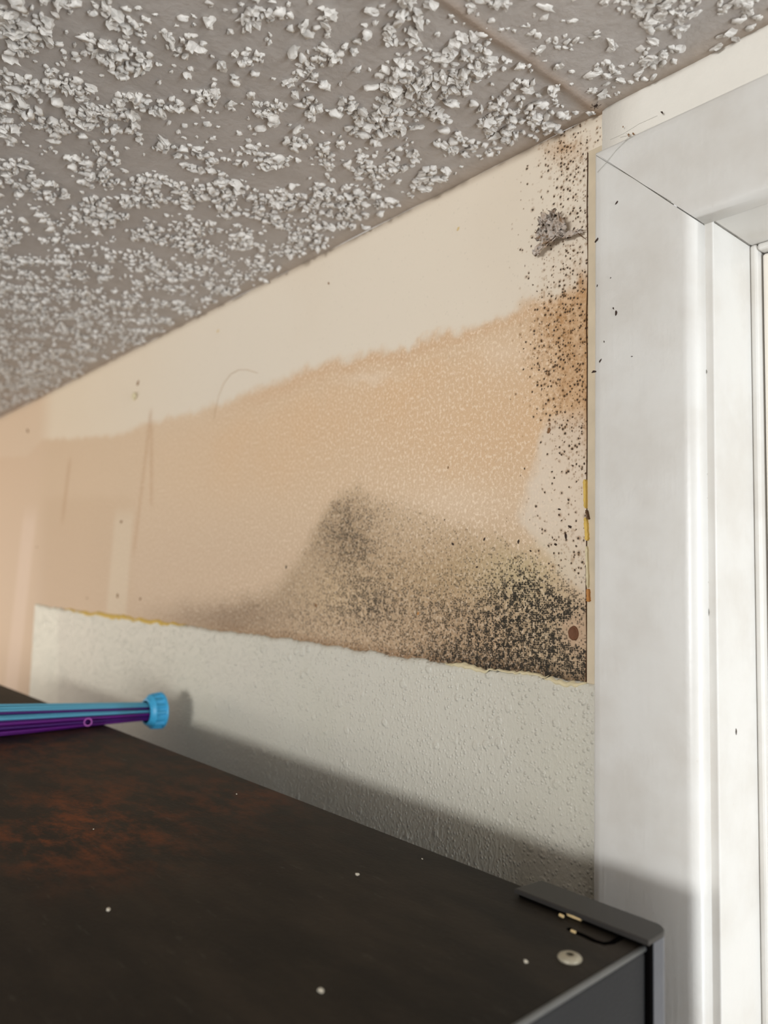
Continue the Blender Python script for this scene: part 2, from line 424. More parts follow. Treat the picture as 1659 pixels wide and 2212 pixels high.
def graded(a, b, f):
    """positions from a to b, spacing following f(x)"""
    out = [a]
    while out[-1] < b: out.append(out[-1] + f(out[-1]))
    out[-1] = b
    return np.array(out)
def grid_geo(xs, zs, y=0.0):
    X, Z = np.meshgrid(xs, zs)
    V = np.stack([X.ravel(), np.full(X.size, y), Z.ravel()], -1)
    nx, nz = len(xs), len(zs)
    i, j = np.meshgrid(np.arange(nx-1), np.arange(nz-1)); a = (j*nx+i).ravel()
    F = np.stack([a, a+1, a+nx+1, a+nx], -1)
    return V, F
def quadmesh(name, V, F, mat, parent=None, smooth=False):
    me = bpy.data.meshes.new(name)
    V = np.asarray(V, np.float32); F = np.asarray(F, np.int32)
    k = F.shape[1]
    me.vertices.add(len(V)); me.vertices.foreach_set('co', V.ravel())
    me.loops.add(F.size); me.loops.foreach_set('vertex_index', F.ravel())
    me.polygons.add(len(F)); me.polygons.foreach_set('loop_start', np.arange(len(F), dtype=np.int32)*k)
    if smooth: me.polygons.foreach_set('use_smooth', np.ones(len(F), bool))
    me.update(calc_edges=True); me.validate()
    me.materials.append(mat)
    o = bpy.data.objects.new(name, me); col.objects.link(o)
    if parent: o.parent = parent
    return o
def col_attr(o, name, rgb):
    a = o.data.color_attributes.new(name, 'FLOAT_COLOR', 'POINT')
    c = np.ones((len(rgb), 4), np.float32); c[:, :3] = rgb
    a.data.foreach_set('color', c.ravel())

XR = XC0 + 0.02
xs = graded(-1.75, XR, lambda x: 0.0012 + 0.0016*max(0, -x-0.2))
zs = graded(EYE-0.30, CEIL, lambda z: 0.0013)
V1, F1 = grid_geo(xs, zs)
parts = [(V1, F1)]
for x0, x1, z0, z1 in ((-2.6, -1.75, EYE-0.30, CEIL), (-2.6, XR, 0.0, EYE-0.30), (XR, XJ+0.80, ZJ+0.015, CEIL), (XJ+0.80, 1.9, 0.0, CEIL)):
    parts.append(grid_geo(np.linspace(x0, x1, 12), np.linspace(z0, z1, 12)))
off = 0; VV = []; FF = []
for v, f in parts:
    VV.append(v); FF.append(f+off); off += len(v)
VV = np.concatenate(VV); FF = np.concatenate(FF)
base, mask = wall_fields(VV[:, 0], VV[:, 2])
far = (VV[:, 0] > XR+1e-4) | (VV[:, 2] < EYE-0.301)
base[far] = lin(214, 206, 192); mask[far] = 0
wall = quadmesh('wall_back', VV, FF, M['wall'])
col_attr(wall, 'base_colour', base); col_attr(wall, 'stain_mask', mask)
tag(wall, 'cream drywall with tan water stain and black mould by the door casing', kind='structure')

# ------------------------------------------------------------------ thick blistered paint on the lower wall
def ple_z(x):                                        # ragged upper edge of the paint layer
    return Z_PL + 0.0022*(mnoise.noise((x*55, 1.3, 0))) + 0.0013*mnoise.noise((x*240, 7.1, 0)) - 0.0011*(x < -0.9)
XL_P = PY(72, 1400)[0]; XR_P = XC0 + 0.002
pxs = graded(XL_P, XR_P, lambda x: 0.0022)
rows = np.concatenate([[0, 0.0006, 0.0016], np.linspace(0.004, 0.36, 60)])
V = []; TH = 0.0022
for r, d in enumerate(rows):
    for i, x in enumerate(pxs):
        z = ple_z(x)*(1) - d
        xx = x + (0.0016*mnoise.noise((3.1, z*160, 0)) if i == 0 else 0)
        y = -TH*(1 if r > 1 else 0.55 if r == 1 else 0.15) - 0.0006*mnoise.noise((x*14, z*14, 2.0))
        if i == 0: y = -0.0004
        if i == 1: y = -TH*0.8; xx = pxs[0] + 0.0008 + 0.0016*mnoise.noise((3.1, z*160, 0))
        V.append((xx, y, z))
nx = len(pxs)
F = []
for r in range(len(rows)-1):
    for i in range(nx-1):
        F.append((r*nx+i+1, r*nx+i, (r+1)*nx+i, (r+1)*nx+i+1))
bi = len(V)
for i, x in enumerate(pxs): V.append((V[i][0], 0.0004, V[i][2]))
for i in range(nx-1): F.append((i, i+1, bi+i+1, bi+i))
F = [f[::-1] for f in F]
plaster = quadmesh('paint_layer', np.array(V), np.array(F), M['plaster'], wall, True)
Va = np.array(V); ppx, ppy = proj(Va)
pb = np.empty((len(Va), 3)); pb[:] = lin(197, 192, 178)
n3 = fbm(Va[:, 0]*20, Va[:, 2]*20, 4, 3)
def putp(mk, c):
    mk = np.clip(mk, 0, 1)[:, None]; pb[:] = pb*(1-mk) + np.array(lin(*c))*mk
putp(sstep(700, 100, ppx)*0.6, (202, 193, 172))
putp(sstep(132, 118, ppx), (216, 210, 190))
putp(sstep(0.45, 0.75, n3)*0.3, (194, 190, 172))
col_attr(plaster, 'base_colour', pb)
plaster['label'] = 'off-white blistered paint layer with a ragged torn upper edge'

def torn(name, x0, x1, w, mat, dy=0.0, lift=0.003, zoff=0.0, seed=0, n=26):
    """torn strip of backing along the upper edge of the paint layer"""
    V = []; F = []
    for i in range(n):
        t_ = i/(n-1); x = x0 + (x1-x0)*t_
        e = math.sin(math.pi*t_)**0.6
        ww = w*e*(0.65 + 0.7*abs(mnoise.noise((x*180, seed, 0)))) + 0.0002
        z = ple_z(x) + zoff + 0.0008*mnoise.noise((x*300, seed+4, 0))
        for k, (a, b) in enumerate(((0.0, 0.0), (0.25, 1.0), (0.7, 1.15), (1.0, 0.75))):
            V.append((x, -TH*0.75*b - lift*b*e*(0.6+0.8*abs(mnoise.noise((x*210+k, seed+9, 0)))) - 0.0002, z + 0.0006 - ww*a))
    for i in range(n-1):
        for k in range(3):
            F.append((i*4+k, i*4+k+1, (i+1)*4+k+1, (i+1)*4+k))
    return meshobj(name, V, F, mat, wall, True)
a = PY(140, 1312)[0]; b = PY(405, 1350)[0]
torn('torn_paper', a, b, 0.0068, M['yellow'], lift=0.0006, seed=1, n=46)
a = PY(965, 1440)[0]; b = PY(1070, 1452)[0]
torn('torn_paper', a, b, 0.0034, M['cream_torn'], lift=0.0009, seed=2)
a = PY(1065, 1452)[0]; b = PY(1190, 1466)[0]
torn('torn_paper', a, b, 0.0019, M['cream_torn'], lift=0.0004, seed=3)
a = PY(1180, 1465)[0]; b = PY(1272, 1476)[0]
torn('torn_paper', a, b, 0.0042, M['cream_torn'], lift=0.0014, seed=5, zoff=-0.0008)

# ------------------------------------------------------------------ filler strip, crack and splinters beside the casing
xg = PY(1266.5, 800, -0.0012)[0]
ztop = PY(1275, 328)[2]
strip = box('trim_3', (xg+0.0007, -0.0013, Z_PL-0.0005), (XC0+0.004, 0.003, ztop), M['filler'], None, 0.0004, 1)
tag(strip, 'narrow tan filler strip between stained wall and white casing', kind='structure')
V, F = [], []
zz = np.linspace(Z_PL-0.001, ztop, 90)
for z in zz:
    o_ = 0.0007*mnoise.noise((z*30, 0, 5)); h_ = 0.00006 + 0.00026*abs(mnoise.noise((z*60, 2, 1)))
    V += [(xg+o_-h_, -0.0009, z), (xg+o_+h_+0.00015, -0.0009, z), (xg+o_-h_, 0.001, z)]
for i in range(len(zz)-1):
    F += [(i*3, i*3+1, i*3+4, i*3+3), (i*3+2, i*3, i*3+3, i*3+5)]
crack = meshobj('crack', V, F, M['gap'], wall)
def splinter(px0, py0, px1, py1, wpx, mat, seed):
    V = []; F = []; n = 12
    for i in range(n):
        t_ = i/(n-1)
        p = PY(px0+(px1-px0)*t_, py0+(py1-py0)*t_, -0.002)
        wd = wpx*0.00022*(0.55+0.7*abs(mnoise.noise((t_*6, seed, 0))))
        if i in (0, n-1): wd *= 0.4
        y = -0.0030 - 0.0010*abs(mnoise.noise((t_*5, seed, 3)))
        V += [(p[0]-wd, -0.0004, p[2]), (p[0]-wd*0.8, y, p[2]), (p[0]+wd*0.8, y*0.9, p[2]), (p[0]+wd, -0.0004, p[2])]
    for i in range(n-1):
        for k in range(3): F.append((i*4+k, i*4+k+1, (i+1)*4+k+1, (i+1)*4+k))
    F += [(0, 1, 2, 3), (4*n-4, 4*n-1, 4*n-2, 4*n-3)]
    return meshobj('splinter', V, F, mat, wall)
splinter(1264, 1036, 1266, 1098, 5, M['yellow'], 1)
splinter(1266, 1118, 1269, 1168, 6, M['yellow'], 2)
splinter(1268, 1102, 1272, 1122, 3, M['fibre'], 3)
splinter(1271, 1272, 1272, 1300, 5, M['orange'], 4)
splinter(1268, 1180, 1271, 1270, 3.5, M['cream_torn'], 5)

# ------------------------------------------------------------------ door casing, jamb and door
prof = [(0.0, 0.0), (0.0, TC-0.0012), (0.0006, TC-0.0003), (0.0016, TC), (0.0042, TC+0.0001), (0.008, TC), (WC*0.5, TC+0.0002), (WC-0.0068, TC+0.0001)]
for k in range(1, 9):                                # rounded inner edge
    an = math.pi/2*k/8
    prof.append((WC-0.0062 + 0.0062*math.sin(an), TC - 0.0062 + 0.0062*math.cos(an)))
prof.append((WC, 0.0))
def strip_mesh(name, ends, mat, label, jig=0.0):
    n = len(ends[0]); V = []; F = []
    for r in ends: V += r
    for i in range(len(ends)-1):
        for k in range(n-1): F.append((i*n+k, i*n+k+1, (i+1)*n+k+1, (i+1)*n+k))
    F += [tuple(range(n)), tuple((len(ends)-1)*n+k for k in range(n))[::-1]]
    o = meshobj(name, V, F, mat, None, False)
    bm = bmesh.new(); bm.from_mesh(o.data); bmesh.ops.recalc_face_normals(bm, faces=bm.faces); bm.to_mesh(o.data); bm.free()
    for p in o.data.polygons: p.use_smooth = len(p.vertices) == 4
    o.data.set_sharp_from_angle(angle=math.radians(50))
    tag(o, label, kind='structure'); return o
G = 0.00032
side_rows = [[(XC0+a, -b, z) for a, b in prof] for z in np.linspace(0.0, Z_IN-0.06, 24)]
side_rows.append([(XC0+a, -b, ZC1-a-G*(0.2+2.0*a/WC)) for a, b in prof])
trim1 = strip_mesh('trim_1', side_rows, M['trim'], 'white painted upright door casing right of the mould')
XR2 = XJ + 0.76
head_rows = [[(XC0+a, -b, ZC1-a) for a, b in prof]]
for x in np.linspace(X_IN+0.03, XR2-0.03, 60):
    row = []
    for k, (a, b) in enumerate(prof):
        rough = 0.0 if a < WC*0.8 else 0.0011*mnoise.noise((x*70, a*200, 1)) + 0.0006*mnoise.noise((x*260, a*300, 4))
        row.append((x, -b - rough*0.7, ZC1-a-rough))
    head_rows.append(row)
XO2 = XR2 + (X_IN-XJ)*-1 + WC
head_rows.append([(XO2-a, -b, ZC1-a) for a, b in prof])
trim2 = strip_mesh('trim_2', head_rows, M['trim'], 'white painted head casing over the doorway under the ceiling')
rr = [[(XO2-a, -b, z) for a, b in prof] for z in (0.0, 1.0)] + [[(XO2-a, -b, ZC1-a-G) for a, b in prof]]
trim4 = strip_mesh('trim_4', rr, M['trim'], 'white painted upright door casing on the far right side')
# painted strip above the head casing
xa = PY(1305, 250)[0]
V = []; F = []
ws = list(np.linspace(xa, 1.85, 90)); nz_ = 5
for i, x in enumerate(ws):
    for k in range(nz_):
        z = ZC1-0.004 + (CEIL-ZC1+0.004)*k/(nz_-1)
        V.append((x + (0.0012*mnoise.noise((1, z*200, 3)) if i == 0 else 0), -0.0016 - 0.0004*mnoise.noise((x*60, z*60, 2)), z))
for i in range(len(ws)-1):
    for k in range(nz_-1): F.append((i*nz_+k, (i+1)*nz_+k, (i+1)*nz_+k+1, i*nz_+k+1))
b0 = len(V)
for k in range(nz_): V.append((V[k][0], 0.0, V[k][2]))
for k in range(nz_-1): F.append((k, k+1, b0+k+1, b0+k))
tag(meshobj('trim_5', V, F, M['white_strip'], None, True), 'white painted band between head casing and popcorn ceiling', kind='structure')

door = empty('door_1', (XJ, 0.0, 0.0)); tag(door, 'white painted door frame with recessed door', kind='structure')
def dpart(name, lo, hi, mat, bev=0.0):
    o = box(name, tuple(np.array(lo)-np.array((XJ, 0, 0))), tuple(np.array(hi)-np.array((XJ, 0, 0))), mat, door, bev, 2); return o
YD = YJ + 0.0045
dpart('jamb', (XJ-0.018, 0.0, 0.0), (XJ, 0.11, ZJ+0.018), M['trim'], 0.0006)
dpart('jamb', (XR2, 0.0, 0.0), (XR2+0.018, 0.11, ZJ+0.018), M['trim'], 0.0006)
dpart('head_jamb', (XJ+0.0002, 0.0002, ZJ), (XR2-0.0002, 0.11, ZJ+0.018), M['trim'], 0.0006)
dpart('door_stop', (XJ, YJ, 0.0), (XJ+0.0035, YD+0.02, ZJ), M['trim'], 0.0012)
dpart('door_stop', (XR2-0.0035, YJ, 0.0), (XR2, YD+0.02, ZJ), M['trim'], 0.0012)
dpart('door_stop', (XJ+0.0036, YJ, ZJ-0.0035), (XR2-0.0036, YD+0.02, ZJ), M['trim'], 0.0012)
dpart('door_leaf', (XJ+0.004, YD, 0.006), (XR2-0.004, YD+0.035, ZJ-0.004), M['door'], 0.0015)
# fine paint cracks
def crackline(pts, y, r, parent, mat=M['gap'], name='paint_crack'):
    P3 = [PY(a_, b_, y) for a_, b_ in pts]
    return tube(name, P3, r, mat, parent, 5)
pts = []
for i in range(70):
    y_ = 478 + i*13; pts.append((1519 + 0.0125*(y_-478) + 3.2*mnoise.noise((y_*0.11, 0, 0)) + (2 if i % 2 else -1)*(i < 26), y_))
c_ = crackline(pts, -0.0002, 0.00013, None, M['slotdark'])
c_.parent = door; c_.location = (-XJ, 0, 0)
Pj = []
for i in range(16):
    t_ = i/15; Pj.append((XJ+0.00005 + 0.0003*abs(mnoise.noise((t_*9, 0, 3))), 0.001+(YJ-0.001)*t_, ZJ-0.0002))
cj = tube('paint_crack', Pj, 0.00016, M['slotdark'], door, 5); cj.location = (-XJ, 0, 0)
# mitre crack shadow line (thin filler pulled away)
tag(crackline([(1288, 336), (1340, 368), (1400, 405), (1450, 436)], -TC-0.0001, 0.00010, trim1, M['slotdark'], 'mitre_crack'))

# ------------------------------------------------------------------ ceiling
seamX = PZ(1290, 236, CEIL)[0]
cx = np.unique(np.concatenate([np.linspace(-2.6, 1.9, 300), np.linspace(seamX-0.03, seamX+0.03, 41)])); cy = np.concatenate([np.linspace(-3.2, -1.0, 12)[:-1], np.linspace(-1.0, 0.0, 120)])
X, Y = np.meshgrid(cx, cy)
wob = seamX + 0.003*(fbm(X*0+5, Y*40, 3, 6)-0.5)
zc = CEIL - 0.0012*(fbm(X*30, Y*30, 3, 2)-0.5) - 0.0012*np.exp(-0.5*((X-wob)/0.0022)**2)
V = np.stack([X.ravel(), Y.ravel(), zc.ravel()], -1); nxx = len(cx)
i_, j_ = np.meshgrid(np.arange(nxx-1), np.arange(len(cy)-1)); a_ = (j_*nxx+i_).ravel()
ceil = quadmesh('ceiling', V, np.stack([a_, a_+nxx, a_+nxx+1, a_+1], -1), M['ceil'], None, True)
cb = np.empty((len(V), 3)); cb[:] = lin(184, 176, 169)
sm = np.exp(-0.5*((V[:, 0]-wob.ravel())/0.0030)**2)*sstep(-0.45, -0.02, V[:, 1])*(0.5+fbm(V[:, 0]*90, V[:, 1]*90, 3, 8))
mk = np.clip(0.6*sm, 0, 1)[:, None]; cb = cb*(1-mk) + np.array(lin(140, 112, 84))*mk
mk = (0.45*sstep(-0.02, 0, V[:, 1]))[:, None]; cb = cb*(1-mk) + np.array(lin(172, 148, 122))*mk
col_attr(ceil, 'base_colour', cb)
tag(ceil, 'white popcorn textured ceiling sloping away over the wall', kind='structure')

def ico(sub):
    bm = bmesh.new(); bmesh.ops.create_icosphere(bm, subdivisions=sub, radius=1.0)
    bm.verts.ensure_lookup_table()
    v = np.array([x.co[:] for x in bm.verts]); f = np.array([[q.index for q in x.verts] for x in bm.faces]); bm.free(); return v, f
IV1, IF1 = ico(2); IV2, IF2 = ico(2); IV0, IF0 = ico(1)
def lump_shape(vs_, k, amp):
    out = []
    for v in vs_:
        p = Vector(v)
        d = 1 + amp*mnoise.noise(p*1.3 + Vector((k*7.1, k*3.3, 0))) + amp*0.6*mnoise.noise(p*2.9 + Vector((0, k*5.7, k)))
        out.append(p*d)
    return np.array(out)
NVAR = 14
LV0 = [lump_shape(IV0, k+90, 0.9) for k in range(NVAR)]; LV1 = [lump_shape(IV1, k, 0.9) for k in range(NVAR)]; LV2 = [lump_shape(IV2, k+50, 0.95) for k in range(NVAR)]
# scatter
NC = 255000
lx_ = rng.uniform(-1.85, 0.70, NC); ly_ = rng.uniform(-0.95, -0.001, NC)
clus = fbm(lx_*70, ly_*70, 3, 12); cl2 = fbm(lx_*14, ly_*14, 2, 22)
prob = sstep(0.38, 0.58, clus + 0.22*(cl2-0.5))*0.90 + 0.08
prob = prob*np.where(lx_ > seamX, 0.95, 1.0)*(1-0.7*np.exp(-0.5*((lx_-seamX)/0.006)**2))*sstep(0.0, -0.014, ly_ + 0.004*vnoise(lx_*90, ly_*0+3, 4))
q_x, q_y = proj(np.stack([lx_, ly_, np.full(NC, CEIL)], -1))
dist_ = np.sqrt(lx_**2 + (ly_+D)**2 + (CEIL-EYE)**2)
keep = (rng.random(NC) < prob*0.66)
zz_ = (np.stack([lx_, ly_, np.full(NC, CEIL)], -1)-CAM) @ CF
q_x = np.where(zz_ > 0.05, q_x, -9999)
lx_, ly_, q_x, q_y, dist_, clus = [a[keep] for a in (lx_, ly_, q_x, q_y, dist_, clus)]
NL = len(lx_)
size = 0.0009 + 0.0017*rng.random(NL)**2.2 + 0.0006*sstep(0.5, 0.7, clus)
asp = rng.uniform(0.65, 1.5, NL); rot = rng.uniform(0, 2*math.pi, NL); hz = rng.uniform(0.55, 1.05, NL); var = rng.integers(0, NVAR, NL)
hz[lx_ > seamX] *= 0.5
infr = (q_x > -10) & (q_x < IW+10) & (q_y > -10)
appar = np.where(infr, size*np.sqrt(asp)/dist_, 0)
order = np.argsort(-appar); big = order[:300]; rest = order[300:]
meshes = []
for k in range(NVAR):
    me = bpy.data.meshes.new('popcorn_lump'); me.from_pydata(LV2[k][:, :].tolist(), [], IF2.tolist()); me.update()
    me.materials.append(M['pop']); meshes.append(me)
for n_ in big:
    o = bpy.data.objects.new('popcorn_lump', meshes[var[n_]]); col.objects.link(o); o.parent = ceil
    o.location = (lx_[n_], ly_[n_], CEIL-0.35*size[n_]*hz[n_])
    o.rotation_euler = (rng.uniform(-.4, .4), rng.uniform(-.4, .4), rot[n_])
    o.scale = (size[n_]*asp[n_], size[n_]/asp[n_], size[n_]*hz[n_]*1.1)
Vs = []; Fs = []; off = 0
for n_ in rest:
    near = dist_[n_] < 0.62 and infr[n_]
    lv, lf = (LV1[var[n_]], IF1) if near else (LV0[var[n_]], IF0)
    c0, s0 = math.cos(rot[n_]), math.sin(rot[n_])
    x = lv[:, 0]*size[n_]*asp[n_]; y = lv[:, 1]*size[n_]/asp[n_]; z = lv[:, 2]*size[n_]*hz[n_]
    Vs.append(np.stack([lx_[n_]+x*c0-y*s0, ly_[n_]+x*s0+y*c0, CEIL-0.35*size[n_]*hz[n_]+z], -1)); Fs.append(lf+off); off += len(lv)
pop = quadmesh('popcorn_texture', np.concatenate(Vs), np.concatenate(Fs), M['pop'], ceil, False)
tag(pop, kind='stuff')

# ------------------------------------------------------------------ floor
tag(box('floor', (-2.6, -3.2, -0.05), (1.9, 0.2, 0.0), M['floor']), 'vinyl floor below the refrigerator', kind='structure')

# ------------------------------------------------------------------ refrigerator
ZT = EYE - 0.213*S
c_br = PZ(1395, 2045, ZT); c_l = PZ(0, 1478, ZT)
edge_pts = np.array([PZ(a_, b_, ZT) for a_, b_ in ((0, 1478), (215, 1563), (600, 1712), (1000, 1862))])
sl = np.polyfit(edge_pts[:, 0], edge_pts[:, 1], 1)
ang = math.atan(sl[0])
corner = Vector((c_br[0], sl[0]*c_br[0]+sl[1], 0.0))
fr = empty('refrigerator', corner, ang)
tag(fr, 'dark brown steel refrigerator with rust-stained top standing in front of the wall', 'refrigerator')
ZT0 = ZT
def floc(P):                                          # world -> fridge local
    v = Vector(P) - corner; c0, s0 = math.cos(-ang), math.sin(-ang)
    return np.array((v.x*c0 - v.y*s0, v.x*s0 + v.y*c0, v.z))
FW, FD = 0.80, 0.66
body = box('body', (-FW, -FD, 0.02), (0.0, -0.0095, ZT-0.0002), M['fside'], fr, 0.0024, 4)
# top sheet, carries the rust
gx = np.append(np.linspace(-FW, -0.052, 117), (-0.03, -0.012, -0.0021)); gy = np.append(np.linspace(-FD, -0.0100, 97), (-0.0096, -0.005, -0.0002))
GX, GY = np.meshgrid(gx, gy)
V = np.stack([GX.ravel(), GY.ravel(), np.full(GX.size, ZT)], -1)
i_, j_ = np.meshgrid(np.arange(119), np.arange(99)); a_ = (j_*120+i_).ravel()
F = [tuple(q) for q in np.stack([a_, a_+1, a_+121, a_+120], -1) if not (V[q[0], 0] > -0.0521 and V[q[0], 1] > -0.0097)]
nb = len(V)
loop = [j for j in range(120)] + [j*120+119 for j in range(1, 100)] + [99*120+j for j in range(118, -1, -1)] + [j*120 for j in range(98, 0, -1)]
low = V[loop].copy(); low[:, 2] -= 0.0010
F += [(loop[k], nb+k, nb+(k+1) % len(loop), loop[(k+1) % len(loop)]) for k in range(len(loop)) if not (V[loop[k], 0] > -0.0521 and V[loop[k], 1] > -0.0099)]
Vt = np.concatenate([V, low])
topo = meshobj('top_panel', Vt, F, M['ftop'], fr, False)
co0, si0 = math.cos(ang), math.sin(ang)
Wd = np.stack([corner.x + Vt[:, 0]*co0 - Vt[:, 1]*si0, corner.y + Vt[:, 0]*si0 + Vt[:, 1]*co0, Vt[:, 2]], -1)
tpx, tpy = proj(Wd)
behind = ((Wd-CAM) @ CF) < 0.05
rm = 1.25*gauss(tpx, tpy, 170, 1800, 130, 60) + 0.6*gauss(tpx, tpy, 60, 1620, 120, 30) + 0.35*gauss(tpx, tpy, 520, 1725, 80, 26) + 0.25*gauss(tpx, tpy, 350, 1700, 250, 90) + 0.7*gauss(tpx, tpy, 60, 1830, 40, 30)
rm[behind] = 0
a = topo.data.attributes.new('rust_mask', 'FLOAT', 'POINT'); a.data.foreach_set('value', rm.astype(np.float32))
# raised corner bracket at the back with its upright flange
bx0, bx1, BY0, BY1, HC = -0.0585, 0.0016, -0.0112, 0.0052, 0.0032
def slab(name, outline, z0, z1, mat, bev):
    bm = bmesh.new()
    vb = [bm.verts.new((x, y, z0)) for x, y in outline]
    f = bm.faces.new(vb)
    e = bmesh.ops.extrude_face_region(bm, geom=[f])
    tv = [g for g in e['geom'] if isinstance(g, bmesh.types.BMVert)]
    for v in tv: v.co.z = z1
    bmesh.ops.recalc_face_normals(bm, faces=bm.faces)
    te = [g for g in bm.edges if g.verts[0] in tv and g.verts[1] in tv]
    if bev: bmesh.ops.bevel(bm, geom=te, offset=bev, segments=2, affect='EDGES', profile=0.5)
    return bmobj(name, bm, mat, fr, False)
R_ = 0.0060
arc = [(bx1-R_+R_*math.cos(math.pi/2*k/8), BY1-R_+R_*math.sin(math.pi/2*k/8)) for k in range(9)]
slab('corner_cover', [(bx0, BY0), (bx1, BY0)] + arc + [(bx0+0.002, BY1)], ZT+0.0014, ZT+HC, M['cover'], 0.0005)
slab('rear_flange', [(-0.05, -0.0074), (bx1, -0.0074)] + arc + [(-0.05, BY1)], 0.9, ZT+0.0013, M['metal'], 0.0)
tube('edge_highlight', [(-0.0009, -0.0100, ZT-0.0006), (-0.0009, -0.3, ZT-0.0006), (-0.0009, -FD+0.004, ZT-0.0006)], 0.0011, M['edge'], fr, 12)  # added pale strip imitating the bright reflection on the rounded top edge
bm = bmesh.new(); add_box(bm, (bx0+0.0015, -0.0098, 0.9), (bx1-0.0003, -0.00735, ZT+0.0012))
bmobj('gap_shade', bm, M['black'], fr)  # added black filler, puts the shade of the open gap into colour
# slot groove, chips, screw
def ftop_pts(pts, h=0.0): return [floc(PZ(a_, b_, ZT+h)) for a_, b_ in pts]
gp = ftop_pts([(1228, 2006), (1240, 2013), (1262, 2022), (1285, 2033), (1305, 2039), (1322, 2037), (1336, 2029), (1350, 2022)])
V, F = tube_geo(gp, 0.0012, 8); V = [(v[0], v[1], ZT + (v[2]-ZT)*0.22 + 0.0001) for v in V]
meshobj('slot', V, F, M['black'], fr)
for pts, r in ((((1226, 1973), (1240, 1979), (1256, 1985)), 0.0009), (((1209, 1976), (1217, 1980)), 0.0006), (((1234, 2010), (1243, 2014)), 0.0005)):
    V, F = tube_geo(ftop_pts(pts, 0.0012), r, 6); meshobj('paint_chip', V, F, M['chip'], fr)
sc = floc(PZ(1231, 2072, ZT))
bm = bmesh.new(); seg = 28; ringp = [(0.0041, 0.0), (0.0043, 0.0005), (0.0039, 0.0011), (0.0029, 0.0016), (0.0017, 0.0018), (0.0014, 0.0017), (0.0010, 0.0014), (0.0, 0.0013)]
def lathe(name, ringp, mats, parent, loc, seg=28):
    V = []; F = []
    for r_, z_ in ringp:
        for k in range(seg): V.append((loc[0]+max(r_, 1e-5)*math.cos(2*math.pi*k/seg), loc[1]+max(r_, 1e-5)*math.sin(2*math.pi*k/seg), loc[2]+z_))
    for i in range(len(ringp)-1):
        for k in range(seg): F.append((i*seg+k, i*seg+(k+1) % seg, (i+1)*seg+(k+1) % seg, (i+1)*seg+k))
    return meshobj(name, V, F, mats, parent, True)
bm.free()
scr = lathe('screw', ringp[:6], M['screw'], fr, sc); scr['label'] = 'pale domed screw head on the corner'
rec = lathe('screw_recess', [(0.00145, 0.00172), (0.0010, 0.0010), (0.0, 0.0009)], M['slotdark'], scr, sc)
# door at the front (towards the room)
dr = box('door', (-FW, -FD-0.06, 0.12), (-0.0, -FD-0.004, ZT-0.004), M['fside'], fr, 0.006, 3)
box('handle', (-0.06, -FD-0.085, 0.7), (-0.035, -FD-0.0602, 1.2), M['metal'], dr, 0.006, 3)
for fx in (-FW+0.05, -0.05):
    for fy in (-FD+0.05, -0.05):
        lathe('foot', [(0.0, 0.0), (0.018, 0.0), (0.018, 0.012), (0.012, 0.0205), (0.0, 0.0205)], M['black'], fr, (fx, fy, 0.0), 14)

# crumbs on top
for k, (a_, b_, r_) in enumerate(((772, 1891, 0.0010), (234, 1967, 0.0010), (693, 2143, 0.0011), (202, 1792, 0.0005), (1468-1000+43, 1716, 0.0005), (912, 1856, 0.0004), (1136, 2079, 0.0008))):
    p = PZ(a_, b_, ZT)
    V = lump_shape(IV1, k+200, 0.6)*np.array((r_, r_*0.7, r_*0.6)) + np.array((p[0], p[1], ZT + r_*0.45))
    lab = ['pale elongated crumb in the middle of the rusty refrigerator top', 'small white crumb on the left of the refrigerator top', 'blurred tan crumb near the front of the refrigerator top', 'tiny white speck on the orange rust patch', 'tiny crumb by the brown stain near the back edge', 'tiny crumb close to the back edge of the refrigerator', 'faint crumb near the pale domed screw'][k]
    tag(meshobj('crumb', V, [tuple(f) for f in IF1], M['crumb'], None), lab, 'crumb', 'crumbs on the refrigerator top')

# ------------------------------------------------------------------ bundle of plastic strands with a ribbed cap
pA = PZ(0, 1592, ZT); pB = PZ(215, 1563, ZT)
bxw = (pA[0]+pB[0])/2
Rn = 0.0089
capc = PX(333, 1536, bxw)                            # cap centre
ycap = capc[1]; zax = capc[2]
bun = empty('strand_bundle', (bxw, ycap-0.1, ZT))
tag(bun, 'bundle of blue and purple plastic strands with ribbed blue end cap on the refrigerator', 'strand bundle')
def bl(p): return (p[0]-bxw, p[1]-(ycap-0.1), p[2]-ZT)
ycs = ycap - 0.008
spots_ = []
r_s = 0.00122
for ring, cnt in ((0, 1), (1, 6), (2, 12), (3, 18)):
    for k in range(cnt):
        an = 2*math.pi*k/max(cnt, 1) + ring*0.3
        spots_.append((ring*0.00262*math.cos(an), ring*0.00262*math.sin(an)))
zc_ = zax - ZT
L = 0.26
for k, (a_, b_) in enumerate(spots_):
    sp_ = 1.0 + 0.55*random.random(); tw = random.uniform(-0.25, 0.25)
    pts = []
    for q in range(9):
        t_ = q/8
        g = 1 + (sp_-1)*t_*1.0 + 0.75*t_
        an = tw*t_
        x = (a_*math.cos(an) - b_*math.sin(an))*g + 0.0006*math.sin(3*t_+k)
        zc_t = zc_ + (0.0175 - zc_)*t_
        z = zc_t + (a_*math.sin(an)+b_*math.cos(an))*g*(0.92)
        y = 0.1 - 0.006 - L*t_
        pts.append((x, y, max(z, 0.0015)))
    blue = b_ > 0.0024 + 0.0022*math.sin(k*2.3)
    mat = M['blue'] if blue else (M['purple'] if k % 3 else M['violet'])
    tube('strand', pts, r_s, mat, bun, 7)
